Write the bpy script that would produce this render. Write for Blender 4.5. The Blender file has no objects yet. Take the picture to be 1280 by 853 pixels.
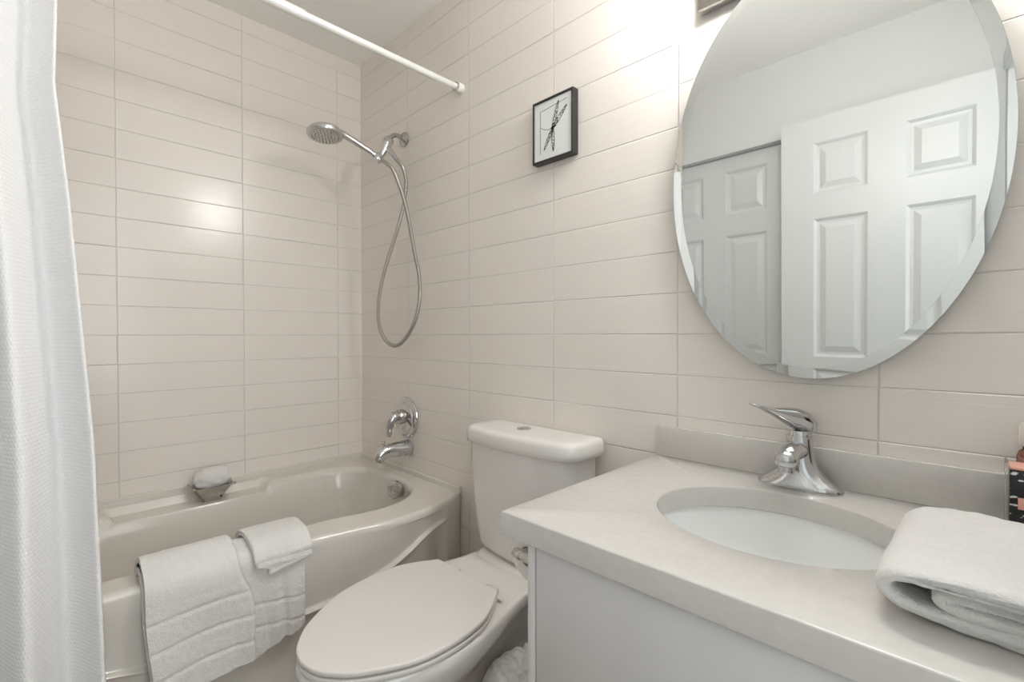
import bpy, bmesh, math, random
from mathutils import Vector, Matrix, noise
from math import sin, cos, pi, radians

random.seed(7)
sc = bpy.context.scene
COL = sc.collection

# ------------------------------------------------------------------ camera
CAM = (2.13738, -1.12672, 1.10)
YAW, PITCH, ROLL = 0.78098, radians(-0.6713), radians(-0.0844)
cf = Vector((-sin(YAW) * cos(PITCH), cos(YAW) * cos(PITCH), sin(PITCH)))
cr0 = Vector((cos(YAW), sin(YAW), 0))
cu0 = cr0.cross(cf)
cr = cr0 * cos(ROLL) + cu0 * sin(ROLL)
cu = cu0 * cos(ROLL) - cr0 * sin(ROLL)
cd = bpy.data.cameras.new('camera')
cam = bpy.data.objects.new('camera', cd)
COL.objects.link(cam)
M4 = Matrix(((cr.x, cu.x, -cf.x, CAM[0]), (cr.y, cu.y, -cf.y, CAM[1]), (cr.z, cu.z, -cf.z, CAM[2]), (0, 0, 0, 1)))
cam.matrix_world = M4
cd.sensor_fit = 'HORIZONTAL'
cd.sensor_width = 36.0
cd.lens = 596.9 * 36.0 / 1280.0
cd.clip_start = 0.02
sc.camera = cam

# ------------------------------------------------------------------ world, lights, exposure
w = bpy.data.worlds.new('world')
sc.world = w
w.use_nodes = True
w.node_tree.nodes['Background'].inputs[0].default_value = (0.93, 0.97, 1.0, 1)
w.node_tree.nodes['Background'].inputs[1].default_value = 0.6


def area(name, loc, rot, sx, sy, power, color):
    ld = bpy.data.lights.new(name, 'AREA')
    ld.shape = 'RECTANGLE'
    ld.size, ld.size_y = sx, sy
    ld.energy = power
    ld.color = color
    o = bpy.data.objects.new(name, ld)
    COL.objects.link(o)
    o.location = loc
    o.rotation_euler = rot
    return o


# added fill lamp in the unseen hall, standing in for cool doorway daylight
HALL_POWER = 15.0
SHADE_EMIT = 60.0
area('hall_daylight_fill', (3.25, -1.05, 1.45), (0, radians(90), 0), 1.6, 1.1, HALL_POWER, (0.93, 0.98, 1.0))

sc.view_settings.view_transform = 'Standard'
sc.view_settings.look = 'None'
sc.view_settings.gamma = 1.0
sc.view_settings.use_curve_mapping = False
sc.view_settings.exposure = 0.41
sc.cycles.max_bounces = 14
sc.cycles.diffuse_bounces = 8
sc.cycles.glossy_bounces = 6
sc.cycles.transmission_bounces = 8
sc.cycles.caustics_reflective = False
sc.cycles.caustics_refractive = False
sc.cycles.sample_clamp_indirect = 6.0
sc.cycles.use_denoising = True


# ------------------------------------------------------------------ materials
def newmat(name):
    m = bpy.data.materials.new(name)
    m.use_nodes = True
    nt = m.node_tree
    return m, nt, nt.nodes['Principled BSDF'], nt.nodes, nt.links


def plain(name, col, rough=0.5, metal=0.0, coat=0.0, spec=0.5, noise_amt=0.0, noise_scale=8.0, bump=0.0, bump_scale=200.0, bump_dist=0.001):
    m, nt, b, N, L = newmat(name)
    b.inputs['Base Color'].default_value = (*col, 1)
    b.inputs['Roughness'].default_value = rough
    b.inputs['Metallic'].default_value = metal
    b.inputs['Coat Weight'].default_value = coat
    b.inputs['Specular IOR Level'].default_value = spec
    tc = N.new('ShaderNodeTexCoord')
    if noise_amt > 0:
        nz = N.new('ShaderNodeTexNoise')
        nz.inputs['Scale'].default_value = noise_scale
        nz.inputs['Detail'].default_value = 5
        L.new(tc.outputs['Object'], nz.inputs['Vector'])
        mx = N.new('ShaderNodeMix')
        mx.data_type = 'RGBA'
        mx.inputs[6].default_value = tuple(c * (1 - noise_amt) for c in col) + (1,)
        mx.inputs[7].default_value = tuple(min(1, c * (1 + noise_amt)) for c in col) + (1,)
        L.new(nz.outputs['Fac'], mx.inputs[0])
        L.new(mx.outputs[2], b.inputs['Base Color'])
    if bump > 0:
        nz = N.new('ShaderNodeTexNoise')
        nz.inputs['Scale'].default_value = bump_scale
        nz.inputs['Detail'].default_value = 4
        L.new(tc.outputs['Object'], nz.inputs['Vector'])
        bp = N.new('ShaderNodeBump')
        bp.inputs['Strength'].default_value = bump
        bp.inputs['Distance'].default_value = bump_dist
        L.new(nz.outputs['Fac'], bp.inputs['Height'])
        L.new(bp.outputs['Normal'], b.inputs['Normal'])
    return m


TILE_W, TILE_H, ROW0 = 0.3978, 0.102, 1.1025


def tile_mat(name, axis, u0):
    """stacked, horizontally combed ceramic wall tile; axis 0: runs along X, 1: along Y"""
    m, nt, b, N, L = newmat(name)
    tc = N.new('ShaderNodeTexCoord')
    sep = N.new('ShaderNodeSeparateXYZ')
    L.new(tc.outputs['Object'], sep.inputs[0])

    def math_(op, a, bb=None):
        n = N.new('ShaderNodeMath')
        n.operation = op
        for i, v in enumerate((a, bb)):
            if v is None:
                continue
            if isinstance(v, (int, float)):
                n.inputs[i].default_value = v
            else:
                L.new(v, n.inputs[i])
        return n.outputs[0]
    u = math_('SUBTRACT', sep.outputs[axis], u0 - 40 * TILE_W)
    v = math_('SUBTRACT', sep.outputs[2], ROW0 - 60 * TILE_H)
    com = N.new('ShaderNodeCombineXYZ')
    L.new(u, com.inputs[0])
    L.new(v, com.inputs[1])
    br = N.new('ShaderNodeTexBrick')
    br.offset = 0.0
    br.squash = 1.0
    br.inputs['Scale'].default_value = 1.0
    br.inputs['Brick Width'].default_value = TILE_W
    br.inputs['Row Height'].default_value = TILE_H
    br.inputs['Mortar Size'].default_value = 0.0023
    br.inputs['Mortar Smooth'].default_value = 1.0
    br.inputs['Color1'].default_value = (0, 0, 0, 1)
    br.inputs['Color2'].default_value = (1, 1, 1, 1)
    br.inputs['Mortar'].default_value = (0.5, 0.5, 0.5, 1)
    L.new(com.outputs[0], br.inputs['Vector'])
    # fine horizontal combing
    mp = N.new('ShaderNodeMapping')
    mp.inputs['Scale'].default_value = (2.2, 2.2, 190.0)
    L.new(tc.outputs['Object'], mp.inputs['Vector'])
    nz = N.new('ShaderNodeTexNoise')
    nz.inputs['Scale'].default_value = 1.0
    nz.inputs['Detail'].default_value = 3.0
    L.new(mp.outputs[0], nz.inputs['Vector'])
    # slow waviness of the glaze
    nz2 = N.new('ShaderNodeTexNoise')
    nz2.inputs['Scale'].default_value = 5.0
    L.new(tc.outputs['Object'], nz2.inputs['Vector'])
    # every tile sits at a slightly different tilt
    fu = math_('FRACT', math_('DIVIDE', u, TILE_W))
    sepc = N.new('ShaderNodeSeparateColor')
    L.new(br.outputs['Color'], sepc.inputs[0])
    tilt = math_('MULTIPLY', math_('SUBTRACT', sepc.outputs[0], 0.5), math_('MULTIPLY', fu, 0.0022))
    h = math_('MULTIPLY', br.outputs['Fac'], -0.0015)
    h = math_('ADD', h, math_('MULTIPLY', nz.outputs['Fac'], 0.00030))
    h = math_('ADD', h, math_('MULTIPLY', nz2.outputs['Fac'], 0.0016))
    h = math_('ADD', h, tilt)
    bp = N.new('ShaderNodeBump')
    bp.inputs['Strength'].default_value = 1.0
    bp.inputs['Distance'].default_value = 1.0
    L.new(h, bp.inputs['Height'])
    L.new(bp.outputs['Normal'], b.inputs['Normal'])
    mx = N.new('ShaderNodeMix')
    mx.data_type = 'RGBA'
    mx.inputs[6].default_value = (*TILE_COL, 1)
    mx.inputs[7].default_value = (*[c * 0.985 for c in TILE_COL], 1)
    L.new(br.outputs['Fac'], mx.inputs[0])
    mx2 = N.new('ShaderNodeMix')
    mx2.data_type = 'RGBA'
    mx2.blend_type = 'MULTIPLY'
    mx2.inputs[0].default_value = 1.0
    rmp = N.new('ShaderNodeMapRange')
    rmp.inputs['To Min'].default_value = 0.965
    rmp.inputs['To Max'].default_value = 1.03
    L.new(nz.outputs['Fac'], rmp.inputs['Value'])
    L.new(mx.outputs[2], mx2.inputs[6])
    L.new(rmp.outputs[0], mx2.inputs[7])
    L.new(mx2.outputs[2], b.inputs['Base Color'])
    b.inputs['Roughness'].default_value = 0.2
    b.inputs['Specular IOR Level'].default_value = 0.45
    return m


TILE_COL = (0.80, 0.755, 0.705)
M = {}
M['tile_x'] = tile_mat('combed_tile_x', 0, 0.4037)
M['tile_y'] = tile_mat('combed_tile_y', 1, -0.9139)
M['paint'] = plain('white_wall_paint', (0.61, 0.62, 0.62), 0.6, bump=0.15, bump_scale=350, bump_dist=0.0006)
M['ceiling'] = plain('ceiling_paint', (0.88, 0.87, 0.85), 0.8, bump=0.15, bump_scale=250, bump_dist=0.0006)
M['door'] = plain('door_paint', (0.60, 0.615, 0.615), 0.38, bump=0.08, bump_scale=120, bump_dist=0.0006)
M['floor'] = plain('floor_tile', (0.30, 0.235, 0.18), 0.35, noise_amt=0.15, noise_scale=6)
M['acrylic'] = plain('tub_acrylic', (0.665, 0.635, 0.585), 0.14, coat=0.2)
M['porcelain'] = plain('porcelain', (0.745, 0.725, 0.695), 0.08, coat=0.4)
M['sink'] = plain('sink_porcelain', (0.82, 0.835, 0.825), 0.1, coat=0.3)
M['seat'] = plain('seat_plastic', (0.70, 0.67, 0.635), 0.28)
M['chrome'] = plain('chrome', (0.62, 0.62, 0.625), 0.06, metal=1.0, noise_amt=0.02)
M['brushed'] = plain('satin_steel', (0.53, 0.515, 0.49), 0.25, metal=1.0, noise_amt=0.03, noise_scale=60)
M['hose'] = plain('braided_hose_steel', (0.46, 0.44, 0.42), 0.3, metal=1.0, noise_amt=0.03, noise_scale=60)
M['rod'] = plain('rod_enamel', (0.83, 0.83, 0.81), 0.25)
M['rubber'] = plain('white_rubber', (0.80, 0.78, 0.75), 0.55)
M['cabinet'] = plain('cabinet_lacquer', (0.66, 0.655, 0.65), 0.3, noise_amt=0.01)
M['black'] = plain('black_frame', (0.018, 0.016, 0.016), 0.35, noise_amt=0.1, noise_scale=30)
M['dark'] = plain('dark_gap', (0.03, 0.03, 0.03), 0.6)
M['paper'] = plain('print_paper', (0.74, 0.77, 0.75), 0.5, noise_amt=0.015, noise_scale=20)
M['ink'] = plain('print_ink', (0.012, 0.012, 0.012), 0.55)
M['rose'] = plain('rose_card', (0.80, 0.42, 0.33), 0.4)
M['tissue'] = plain('tissue_paper', (0.88, 0.85, 0.82), 0.9, bump=0.4, bump_scale=300)
M['capbeige'] = plain('beige_cap_plastic', (0.66, 0.62, 0.57), 0.4)
M['card'] = plain('cardboard_core', (0.45, 0.36, 0.27), 0.9)


def terry(name, col):
    m, nt, b, N, L = newmat(name)
    b.inputs['Roughness'].default_value = 0.95
    b.inputs['Specular IOR Level'].default_value = 0.1
    b.inputs['Sheen Weight'].default_value = 0.25
    b.inputs['Sheen Roughness'].default_value = 0.6
    tc = N.new('ShaderNodeTexCoord')
    nz = N.new('ShaderNodeTexNoise')
    nz.inputs['Scale'].default_value = 330
    nz.inputs['Detail'].default_value = 3
    nz2 = N.new('ShaderNodeTexNoise')
    nz2.inputs['Scale'].default_value = 85
    nz2.inputs['Detail'].default_value = 4
    for n in (nz, nz2):
        L.new(tc.outputs['Object'], n.inputs['Vector'])
    ad = N.new('ShaderNodeMath')
    ad.operation = 'ADD'
    L.new(nz.outputs['Fac'], ad.inputs[0])
    L.new(nz2.outputs['Fac'], ad.inputs[1])
    bp = N.new('ShaderNodeBump')
    bp.inputs['Strength'].default_value = 0.65
    bp.inputs['Distance'].default_value = 0.003
    L.new(ad.outputs[0], bp.inputs['Height'])
    L.new(bp.outputs['Normal'], b.inputs['Normal'])
    cr_ = N.new('ShaderNodeMix')
    cr_.data_type = 'RGBA'
    cr_.inputs[6].default_value = tuple(c * 0.93 for c in col) + (1,)
    cr_.inputs[7].default_value = tuple(min(1, c * 1.04) for c in col) + (1,)
    L.new(nz.outputs['Fac'], cr_.inputs[0])
    L.new(cr_.outputs[2], b.inputs['Base Color'])
    return m


M['terry'] = terry('terry_cotton', (0.73, 0.718, 0.698))
M['hem'] = plain('woven_hem', (0.82, 0.80, 0.77), 0.85, bump=0.3, bump_scale=500, bump_dist=0.0006)


def quartz():
    m, nt, b, N, L = newmat('quartz_stone')
    b.inputs['Roughness'].default_value = 0.16
    tc = N.new('ShaderNodeTexCoord')
    nz = N.new('ShaderNodeTexNoise')
    nz.inputs['Scale'].default_value = 9
    nz.inputs['Detail'].default_value = 9
    nz.inputs['Roughness'].default_value = 0.65
    nz.inputs['Distortion'].default_value = 1.1
    L.new(tc.outputs['Object'], nz.inputs['Vector'])
    rp = N.new('ShaderNodeValToRGB')
    e = rp.color_ramp.elements
    e[0].position, e[0].color = 0.30, (0.57, 0.552, 0.52, 1)
    e[1].position, e[1].color = 0.62, (0.60, 0.582, 0.553, 1)
    x = rp.color_ramp.elements.new(0.42)
    x.color = (0.59, 0.571, 0.541, 1)
    L.new(nz.outputs['Fac'], rp.inputs[0])
    gr = N.new('ShaderNodeTexNoise')
    gr.inputs['Scale'].default_value = 70
    gr.inputs['Detail'].default_value = 6
    L.new(tc.outputs['Object'], gr.inputs['Vector'])
    mr = N.new('ShaderNodeMapRange')
    mr.inputs['From Min'].default_value = 0.3
    mr.inputs['From Max'].default_value = 0.7
    mr.inputs['To Min'].default_value = 0.965
    mr.inputs['To Max'].default_value = 1.02
    L.new(gr.outputs['Fac'], mr.inputs['Value'])
    mu = N.new('ShaderNodeMix')
    mu.data_type = 'RGBA'
    mu.blend_type = 'MULTIPLY'
    mu.inputs[0].default_value = 1.0
    L.new(rp.outputs[0], mu.inputs[6])
    L.new(mr.outputs[0], mu.inputs[7])
    L.new(mu.outputs[2], b.inputs['Base Color'])
    return m


M['quartz'] = quartz()


def waffle():
    m, nt, b, N, L = newmat('waffle_weave')
    b.inputs['Base Color'].default_value = (0.93, 0.93, 0.93, 1)
    b.inputs['Roughness'].default_value = 0.85
    b.inputs['Specular IOR Level'].default_value = 0.15
    b.inputs['Subsurface Weight'].default_value = 0.0
    uv = N.new('ShaderNodeUVMap')
    sp = N.new('ShaderNodeSeparateXYZ')
    L.new(uv.outputs[0], sp.inputs[0])

    def mt(op, a, bb=None):
        n = N.new('ShaderNodeMath')
        n.operation = op
        for i, v in enumerate((a, bb)):
            if v is None:
                continue
            if isinstance(v, (int, float)):
                n.inputs[i].default_value = v
            else:
                L.new(v, n.inputs[i])
        return n.outputs[0]
    vr = mt('DIVIDE', sp.outputs[1], 0.0082)
    row = mt('FLOOR', vr)
    uu = mt('ADD', mt('DIVIDE', sp.outputs[0], 0.0135), mt('MULTIPLY', row, 0.5))
    hu = mt('ABSOLUTE', mt('SINE', mt('MULTIPLY', uu, pi)))
    hv = mt('ABSOLUTE', mt('SINE', mt('MULTIPLY', vr, pi)))
    hh = mt('MULTIPLY', mt('POWER', hu, 0.7), mt('POWER', hv, 0.7))
    bp = N.new('ShaderNodeBump')
    bp.inputs['Strength'].default_value = 0.5
    bp.inputs['Distance'].default_value = 0.0014
    L.new(hh, bp.inputs['Height'])
    L.new(bp.outputs['Normal'], b.inputs['Normal'])
    tr = N.new('ShaderNodeBsdfTranslucent')
    tr.inputs['Color'].default_value = (0.86, 0.85, 0.85, 1)
    L.new(bp.outputs['Normal'], tr.inputs['Normal'])
    mx = N.new('ShaderNodeMixShader')
    mx.inputs[0].default_value = 0.12
    L.new(b.outputs[0], mx.inputs[1])
    L.new(tr.outputs[0], mx.inputs[2])
    L.new(mx.outputs[0], N['Material Output'].inputs['Surface'])
    return m


M['waffle'] = waffle()


def mirror_mat():
    m, nt, b, N, L = newmat('mirror_glass')
    b.inputs['Base Color'].default_value = (0.865, 0.89, 0.875, 1)
    b.inputs['Metallic'].default_value = 1.0
    b.inputs['Roughness'].default_value = 0.0
    return m


M['mirror'] = mirror_mat()
M['glass_edge'] = plain('mirror_edge', (0.30, 0.34, 0.32), 0.25)


def glassy(name, col, rough=0.05, ior=1.45):
    m, nt, b, N, L = newmat(name)
    b.inputs['Base Color'].default_value = (*col, 1)
    b.inputs['Transmission Weight'].default_value = 1.0
    b.inputs['Roughness'].default_value = rough
    b.inputs['IOR'].default_value = ior
    return m


M['clear'] = glassy('clear_plastic', (0.95, 0.93, 0.91), 0.02, 1.25)
M['amber'] = glassy('tinted_glass', (0.80, 0.36, 0.28), 0.05, 1.3)


def lampshade():
    m, nt, b, N, L = newmat('opal_glass_lit')
    b.inputs['Base Color'].default_value = (0.9, 0.9, 0.88, 1)
    b.inputs['Emission Color'].default_value = (1.0, 0.985, 0.965, 1)
    b.inputs['Emission Strength'].default_value = SHADE_EMIT
    return m


M['opal'] = lampshade()


def bag_mat():
    m, nt, b, N, L = newmat('bag_film')
    b.inputs['Base Color'].default_value = (0.83, 0.82, 0.80, 1)
    b.inputs['Roughness'].default_value = 0.35
    tr = N.new('ShaderNodeBsdfTranslucent')
    tr.inputs['Color'].default_value = (0.83, 0.82, 0.80, 1)
    mx = N.new('ShaderNodeMixShader')
    mx.inputs[0].default_value = 0.35
    L.new(b.outputs[0], mx.inputs[1])
    L.new(tr.outputs[0], mx.inputs[2])
    L.new(mx.outputs[0], N['Material Output'].inputs['Surface'])
    return m


M['bag'] = bag_mat()


def speckle():
    m, nt, b, N, L = newmat('speckled_card')
    b.inputs['Roughness'].default_value = 0.4
    tc = N.new('ShaderNodeTexCoord')
    mp = N.new('ShaderNodeMapping')
    mp.inputs['Rotation'].default_value = (0, radians(-35), 0)
    mp.inputs['Scale'].default_value = (1.0, 1.0, 2.2)
    L.new(tc.outputs['Object'], mp.inputs['Vector'])
    vo = N.new('ShaderNodeTexVoronoi')
    vo.inputs['Scale'].default_value = 82
    L.new(mp.outputs[0], vo.inputs['Vector'])
    rp = N.new('ShaderNodeValToRGB')
    rp.color_ramp.interpolation = 'LINEAR'
    e = rp.color_ramp.elements
    e[0].position, e[0].color = 0.24, (0.72, 0.74, 0.76, 1)
    e[1].position, e[1].color = 0.30, (0.012, 0.011, 0.012, 1)
    L.new(vo.outputs['Distance'], rp.inputs[0])
    L.new(rp.outputs[0], b.inputs['Base Color'])
    return m


M['speckle'] = speckle()


# ------------------------------------------------------------------ mesh helpers
class MB:
    def __init__(self):
        self.v, self.f = [], []

    def add(self, vs, fs):
        o = len(self.v)
        self.v += [tuple(p) for p in vs]
        self.f += [tuple(i + o for i in q) for q in fs]
        return self

    def loft(self, rings, cap0=False, cap1=False, closed=True):
        n = len(rings[0])
        vs = [p for r in rings for p in r]
        fs = []
        for i in range(len(rings) - 1):
            for j in range(n if closed else n - 1):
                k = (j + 1) % n
                fs.append((i * n + j, i * n + k, (i + 1) * n + k, (i + 1) * n + j))
        if cap0:
            fs.append(tuple(reversed(range(n))))
        if cap1:
            fs.append(tuple((len(rings) - 1) * n + j for j in range(n)))
        return self.add(vs, fs)

    def box(self, x0, x1, y0, y1, z0, z1, bev=0.0, seg=2):
        bm = bmesh.new()
        bmesh.ops.create_cube(bm, size=1)
        for v in bm.verts:
            v.co = Vector(((x0 + x1) / 2 + v.co.x * (x1 - x0), (y0 + y1) / 2 + v.co.y * (y1 - y0), (z0 + z1) / 2 + v.co.z * (z1 - z0)))
        if bev > 0:
            bmesh.ops.bevel(bm, geom=bm.edges[:], offset=bev, segments=seg, profile=0.5, affect='EDGES')
        bm.verts.index_update()
        self.add([v.co[:] for v in bm.verts], [tuple(v.index for v in f.verts) for f in bm.faces])
        bm.free()
        return self

    def tube(self, path, rad, seg=16, cap=True):
        P = [Vector(p) for p in path]
        n = len(P)
        T = []
        for i in range(n):
            a, c = P[max(0, i - 1)], P[min(n - 1, i + 1)]
            T.append((c - a).normalized())
        up = Vector((0, 0, 1)) if abs(T[0].z) < 0.9 else Vector((1, 0, 0))
        nrm = (up - T[0] * up.dot(T[0])).normalized()
        rings = []
        for i in range(n):
            if i:
                ax = T[i - 1].cross(T[i])
                if ax.length > 1e-8:
                    nrm = Matrix.Rotation(T[i - 1].angle(T[i]), 3, ax.normalized()) @ nrm
                nrm = (nrm - T[i] * nrm.dot(T[i])).normalized()
            b = T[i].cross(nrm)
            r = rad[i] if isinstance(rad, (list, tuple)) else rad
            ra, rb = r if isinstance(r, (list, tuple)) else (r, r)
            rings.append([P[i] + nrm * ra * cos(2 * pi * k / seg) + b * rb * sin(2 * pi * k / seg) for k in range(seg)])
        return self.loft(rings, cap, cap)

    def lathe(self, prof, org, axis, seg=32):
        """prof: (radius, height along axis) from start to end"""
        a = Vector(axis).normalized()
        up = Vector((0, 0, 1)) if abs(a.z) < 0.9 else Vector((1, 0, 0))
        e1 = (up - a * up.dot(a)).normalized()
        e2 = a.cross(e1)
        o = Vector(org)
        rings = [[o + a * h + (e1 * cos(2 * pi * k / seg) + e2 * sin(2 * pi * k / seg)) * max(r, 1e-5) for k in range(seg)] for r, h in prof]
        return self.loft(rings, True, True)

    def build(self, name, mat, parent=None, smooth=True, angle=35, mods=None):
        me = bpy.data.meshes.new(name)
        me.from_pydata(self.v, [], self.f)
        me.validate()
        bm = bmesh.new()
        bm.from_mesh(me)
        bmesh.ops.remove_doubles(bm, verts=bm.verts[:], dist=1e-6)
        bmesh.ops.recalc_face_normals(bm, faces=bm.faces[:])
        bm.to_mesh(me)
        bm.free()
        if smooth:
            me.polygons.foreach_set('use_smooth', [True] * len(me.polygons))
            me.set_sharp_from_angle(angle=radians(angle))
        me.materials.append(mat)
        o = bpy.data.objects.new(name, me)
        COL.objects.link(o)
        if parent is not None:
            o.parent = parent
            o.matrix_parent_inverse = parent.matrix_basis.inverted()
        return o


def thing(name, label, cat, loc=(0, 0, 0), group=None):
    o = bpy.data.objects.new(name, None)
    o.empty_display_size = 0.05
    COL.objects.link(o)
    o.location = loc
    return tag(o, label, cat, group)


def tag(o, label, cat, group=None):
    o['label'] = label
    o['category'] = cat
    if group:
        o['group'] = group
    return o


def struct(o):
    o['kind'] = 'structure'
    return o


def cr_spline(pts, n, closed=False):
    """Catmull-Rom through pts, n samples per span"""
    P = [Vector(p) for p in pts]
    m = len(P)
    out = []
    spans = m if closed else m - 1
    for i in range(spans):
        if closed:
            p0, p1, p2, p3 = P[(i - 1) % m], P[i], P[(i + 1) % m], P[(i + 2) % m]
        else:
            p1, p2 = P[i], P[i + 1]
            p0 = P[i - 1] if i > 0 else p1 * 2 - p2
            p3 = P[i + 2] if i + 2 < m else p2 * 2 - p1
        for k in range(n):
            t = k / n
            out.append(0.5 * ((2 * p1) + (p2 - p0) * t + (2 * p0 - 5 * p1 + 4 * p2 - p3) * t * t + (3 * p1 - p0 - 3 * p2 + p3) * t ** 3))
    if not closed:
        out.append(P[-1].copy())
    return out


def lerp(a, b, t):
    return a + (b - a) * t


def interp(x, xs, ys):
    if x <= xs[0]:
        return ys[0]
    for i in range(1, len(xs)):
        if x <= xs[i]:
            t = (x - xs[i - 1]) / (xs[i] - xs[i - 1])
            return lerp(ys[i - 1], ys[i], t)
    return ys[-1]


def sstep(a, b, x):
    t = max(0.0, min(1.0, (x - a) / (b - a)))
    return t * t * (3 - 2 * t)


# ------------------------------------------------------------------ room shell
CEIL = 2.392
XR, YF = 2.30, -1.52          # right wall plane, front wall plane
struct(MB().box(-0.1, 3.6, -1.9, 0.1, -0.08, 0.0).build('floor', M['floor'], smooth=False))
struct(MB().box(-0.1, 3.6, -1.9, 0.1, CEIL, CEIL + 0.08).build('ceiling', M['ceiling'], smooth=False))
struct(MB().box(0.0, XR + 0.1, 0.0, 0.1, 0.0, CEIL).build('wall_back', M['tile_x'], smooth=False))
struct(MB().box(-0.1, 0.0, YF - 0.12, 0.1, 0.0, CEIL).build('wall_left', M['tile_y'], smooth=False))
# front wall with the closed door's opening; its tub end is tiled
D1X0, D1X1, D1Z = 0.80, 1.475, 2.012
struct(MB().box(0.0, 0.78, YF - 0.12, YF, 0.0, CEIL).build('wall_front', M['tile_x'], smooth=False))
fw = MB()
fw.box(D1X1, XR + 0.1, YF - 0.12, YF, 0, CEIL)
fw.box(0.78, D1X0, YF - 0.12, YF, 0, CEIL)
fw.box(D1X0, D1X1, YF - 0.12, YF, D1Z, CEIL)
struct(fw.build('wall_front.001', M['paint'], smooth=False))
# right wall with the doorway the photographer stands in
rw = MB()
rw.box(XR, XR + 0.1, -0.60, 0.0, 0, CEIL)
rw.box(XR, XR + 0.1, -1.52, -1.46, 0, CEIL)
rw.box(XR, XR + 0.1, -1.46, -0.60, 2.05, CEIL)
struct(rw.build('wall_right', M['paint'], smooth=False))
hw = MB()
hw.box(3.5, 3.6, -1.9, 0.1, 0, CEIL)
hw.box(XR + 0.1, 3.5, -0.1, 0.1, 0, CEIL)
hw.box(XR + 0.1, 3.5, -1.9, -1.8, 0, CEIL)
hw.box(XR + 0.0, XR + 0.1, -1.9, -1.64, 0, CEIL)
struct(hw.build('wall_hall', M['paint'], smooth=False))
# casing round the doorway, room side
tr = MB()
tr.box(XR - 0.014, XR, -0.60, -0.535 - 0.005, 0, 2.11, 0.003)
tr.box(XR - 0.014, XR, -1.46, -0.60, 2.05, 2.11, 0.003)
struct(tr.build('trim_1', M['door']))
struct(MB().box(D1X1 + 0.0, XR, YF, YF + 0.012, 0, 0.09, 0.003).build('baseboard_front', M['door']))


def panel_door(name, x0, x1, z0, z1, yf, thick, cols, rows):
    """moulded six panel door slab, moulded face towards +Y at yf"""
    mb = MB()
    xs = sorted({x0, x1, *[c for pr in cols for c in pr]})
    zs = sorted({z0, z1, *[r for pr in rows for r in pr]})
    for i in range(len(xs) - 1):
        for j in range(len(zs) - 1):
            a, b_, c, d = xs[i], xs[i + 1], zs[j], zs[j + 1]
            if (a, b_) in cols and (c, d) in rows:
                # ogee step down, flat, slope up to the raised field
                steps = [(0, 0), (0.006, -0.004), (0.012, -0.009), (0.020, -0.010), (0.024, -0.010), (0.048, -0.002), (0.050, -0.002)]
                rings = []
                for o, dy in steps:
                    rings.append([(a + o, yf + dy, c + o), (b_ - o, yf + dy, c + o), (b_ - o, yf + dy, d - o), (a + o, yf + dy, d - o)])
                mb.loft(rings, False, True)
            else:
                mb.add([(a, yf, c), (b_, yf, c), (b_, yf, d), (a, yf, d)], [(0, 1, 2, 3)])
    yb = yf - thick
    mb.add([(x0, yb, z0), (x1, yb, z0), (x1, yb, z1), (x0, yb, z1)], [(3, 2, 1, 0)])
    for p, q in (((x0, z0), (x1, z0)), ((x1, z0), (x1, z1)), ((x1, z1), (x0, z1)), ((x0, z1), (x0, z0))):
        mb.add([(p[0], yf, p[1]), (q[0], yf, q[1]), (q[0], yb, q[1]), (p[0], yb, p[1])], [(0, 3, 2, 1)])
    o = mb.build(name, M['door'], smooth=False)
    return struct(o)


R6 = [(0.22, 0.80), (0.965, 1.592), (1.702, 1.932)]
panel_door('door_1', 0.803, 1.472, 0.01, 2.008, YF - 0.050, 0.035, [(0.86, 1.022), (1.143, 1.347)], R6)
panel_door('door_2', 1.446, 2.238, 0.012, 2.045, -1.447, 0.035, [(1.578, 1.778), (1.904, 2.109)], R6)

# ------------------------------------------------------------------ bathtub
FXY = [-1.52, -1.1, -1.02, -.94, -.75, -.6, -.5, -.43, -.37, -.295, -.206, -.086, 0]
FXX = [.752, .752, .751, .750, .757, .769, .782, .796, .812, .823, .819, .787, .752]
_fxs = [interp(-1.52 + 1.52 * i / 152, FXY, FXX) for i in range(153)]
for _ in range(14):
    _fxs = [_fxs[0]] + [(_fxs[i - 1] + 2 * _fxs[i] + _fxs[i + 1]) / 4 for i in range(1, 152)] + [_fxs[-1]]


def fx(y):
    t = max(0.0, min(151.999, (y + 1.52) / 1.52 * 152))
    i = int(t)
    return lerp(_fxs[i], _fxs[i + 1], t - i)


RIM = 0.518
tub = thing('bathtub', 'off-white bow-front bathtub with a swooping ridge on its apron', 'bathtub', (0.4, -0.76, 0))
NL = 288
inner = cr_spline([(.664, -1.02, 0), (.664, -.85, 0), (.664, -.65, 0), (.670, -.48, 0), (.694, -.36, 0), (.697, -.27, 0), (.668, -.175, 0), (.59, -.098, 0), (.47, -.062, 0),
                   (.33, -.058, 0), (.21, -.078, 0), (.13, -.135, 0), (.098, -.22, 0), (.095, -.32, 0), (.098, -.45, 0), (.10, -.60, 0), (.10, -.76, 0), (.10, -.92, 0),
                   (.098, -1.10, 0), (.10, -1.22, 0), (.13, -1.34, 0), (.21, -1.43, 0), (.33, -1.46, 0), (.47, -1.46, 0), (.59, -1.425, 0), (.655, -1.34, 0), (.675, -1.22, 0), (.668, -1.12, 0)], 26, True)
NL = len(inner)


def shelf(y):
    """1 inside the arm rest recess in the back deck"""
    return max(0.0, min(1.0, (-.452 - y) / .03)) * max(0.0, min(1.0, (y + .970) / .03))


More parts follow.
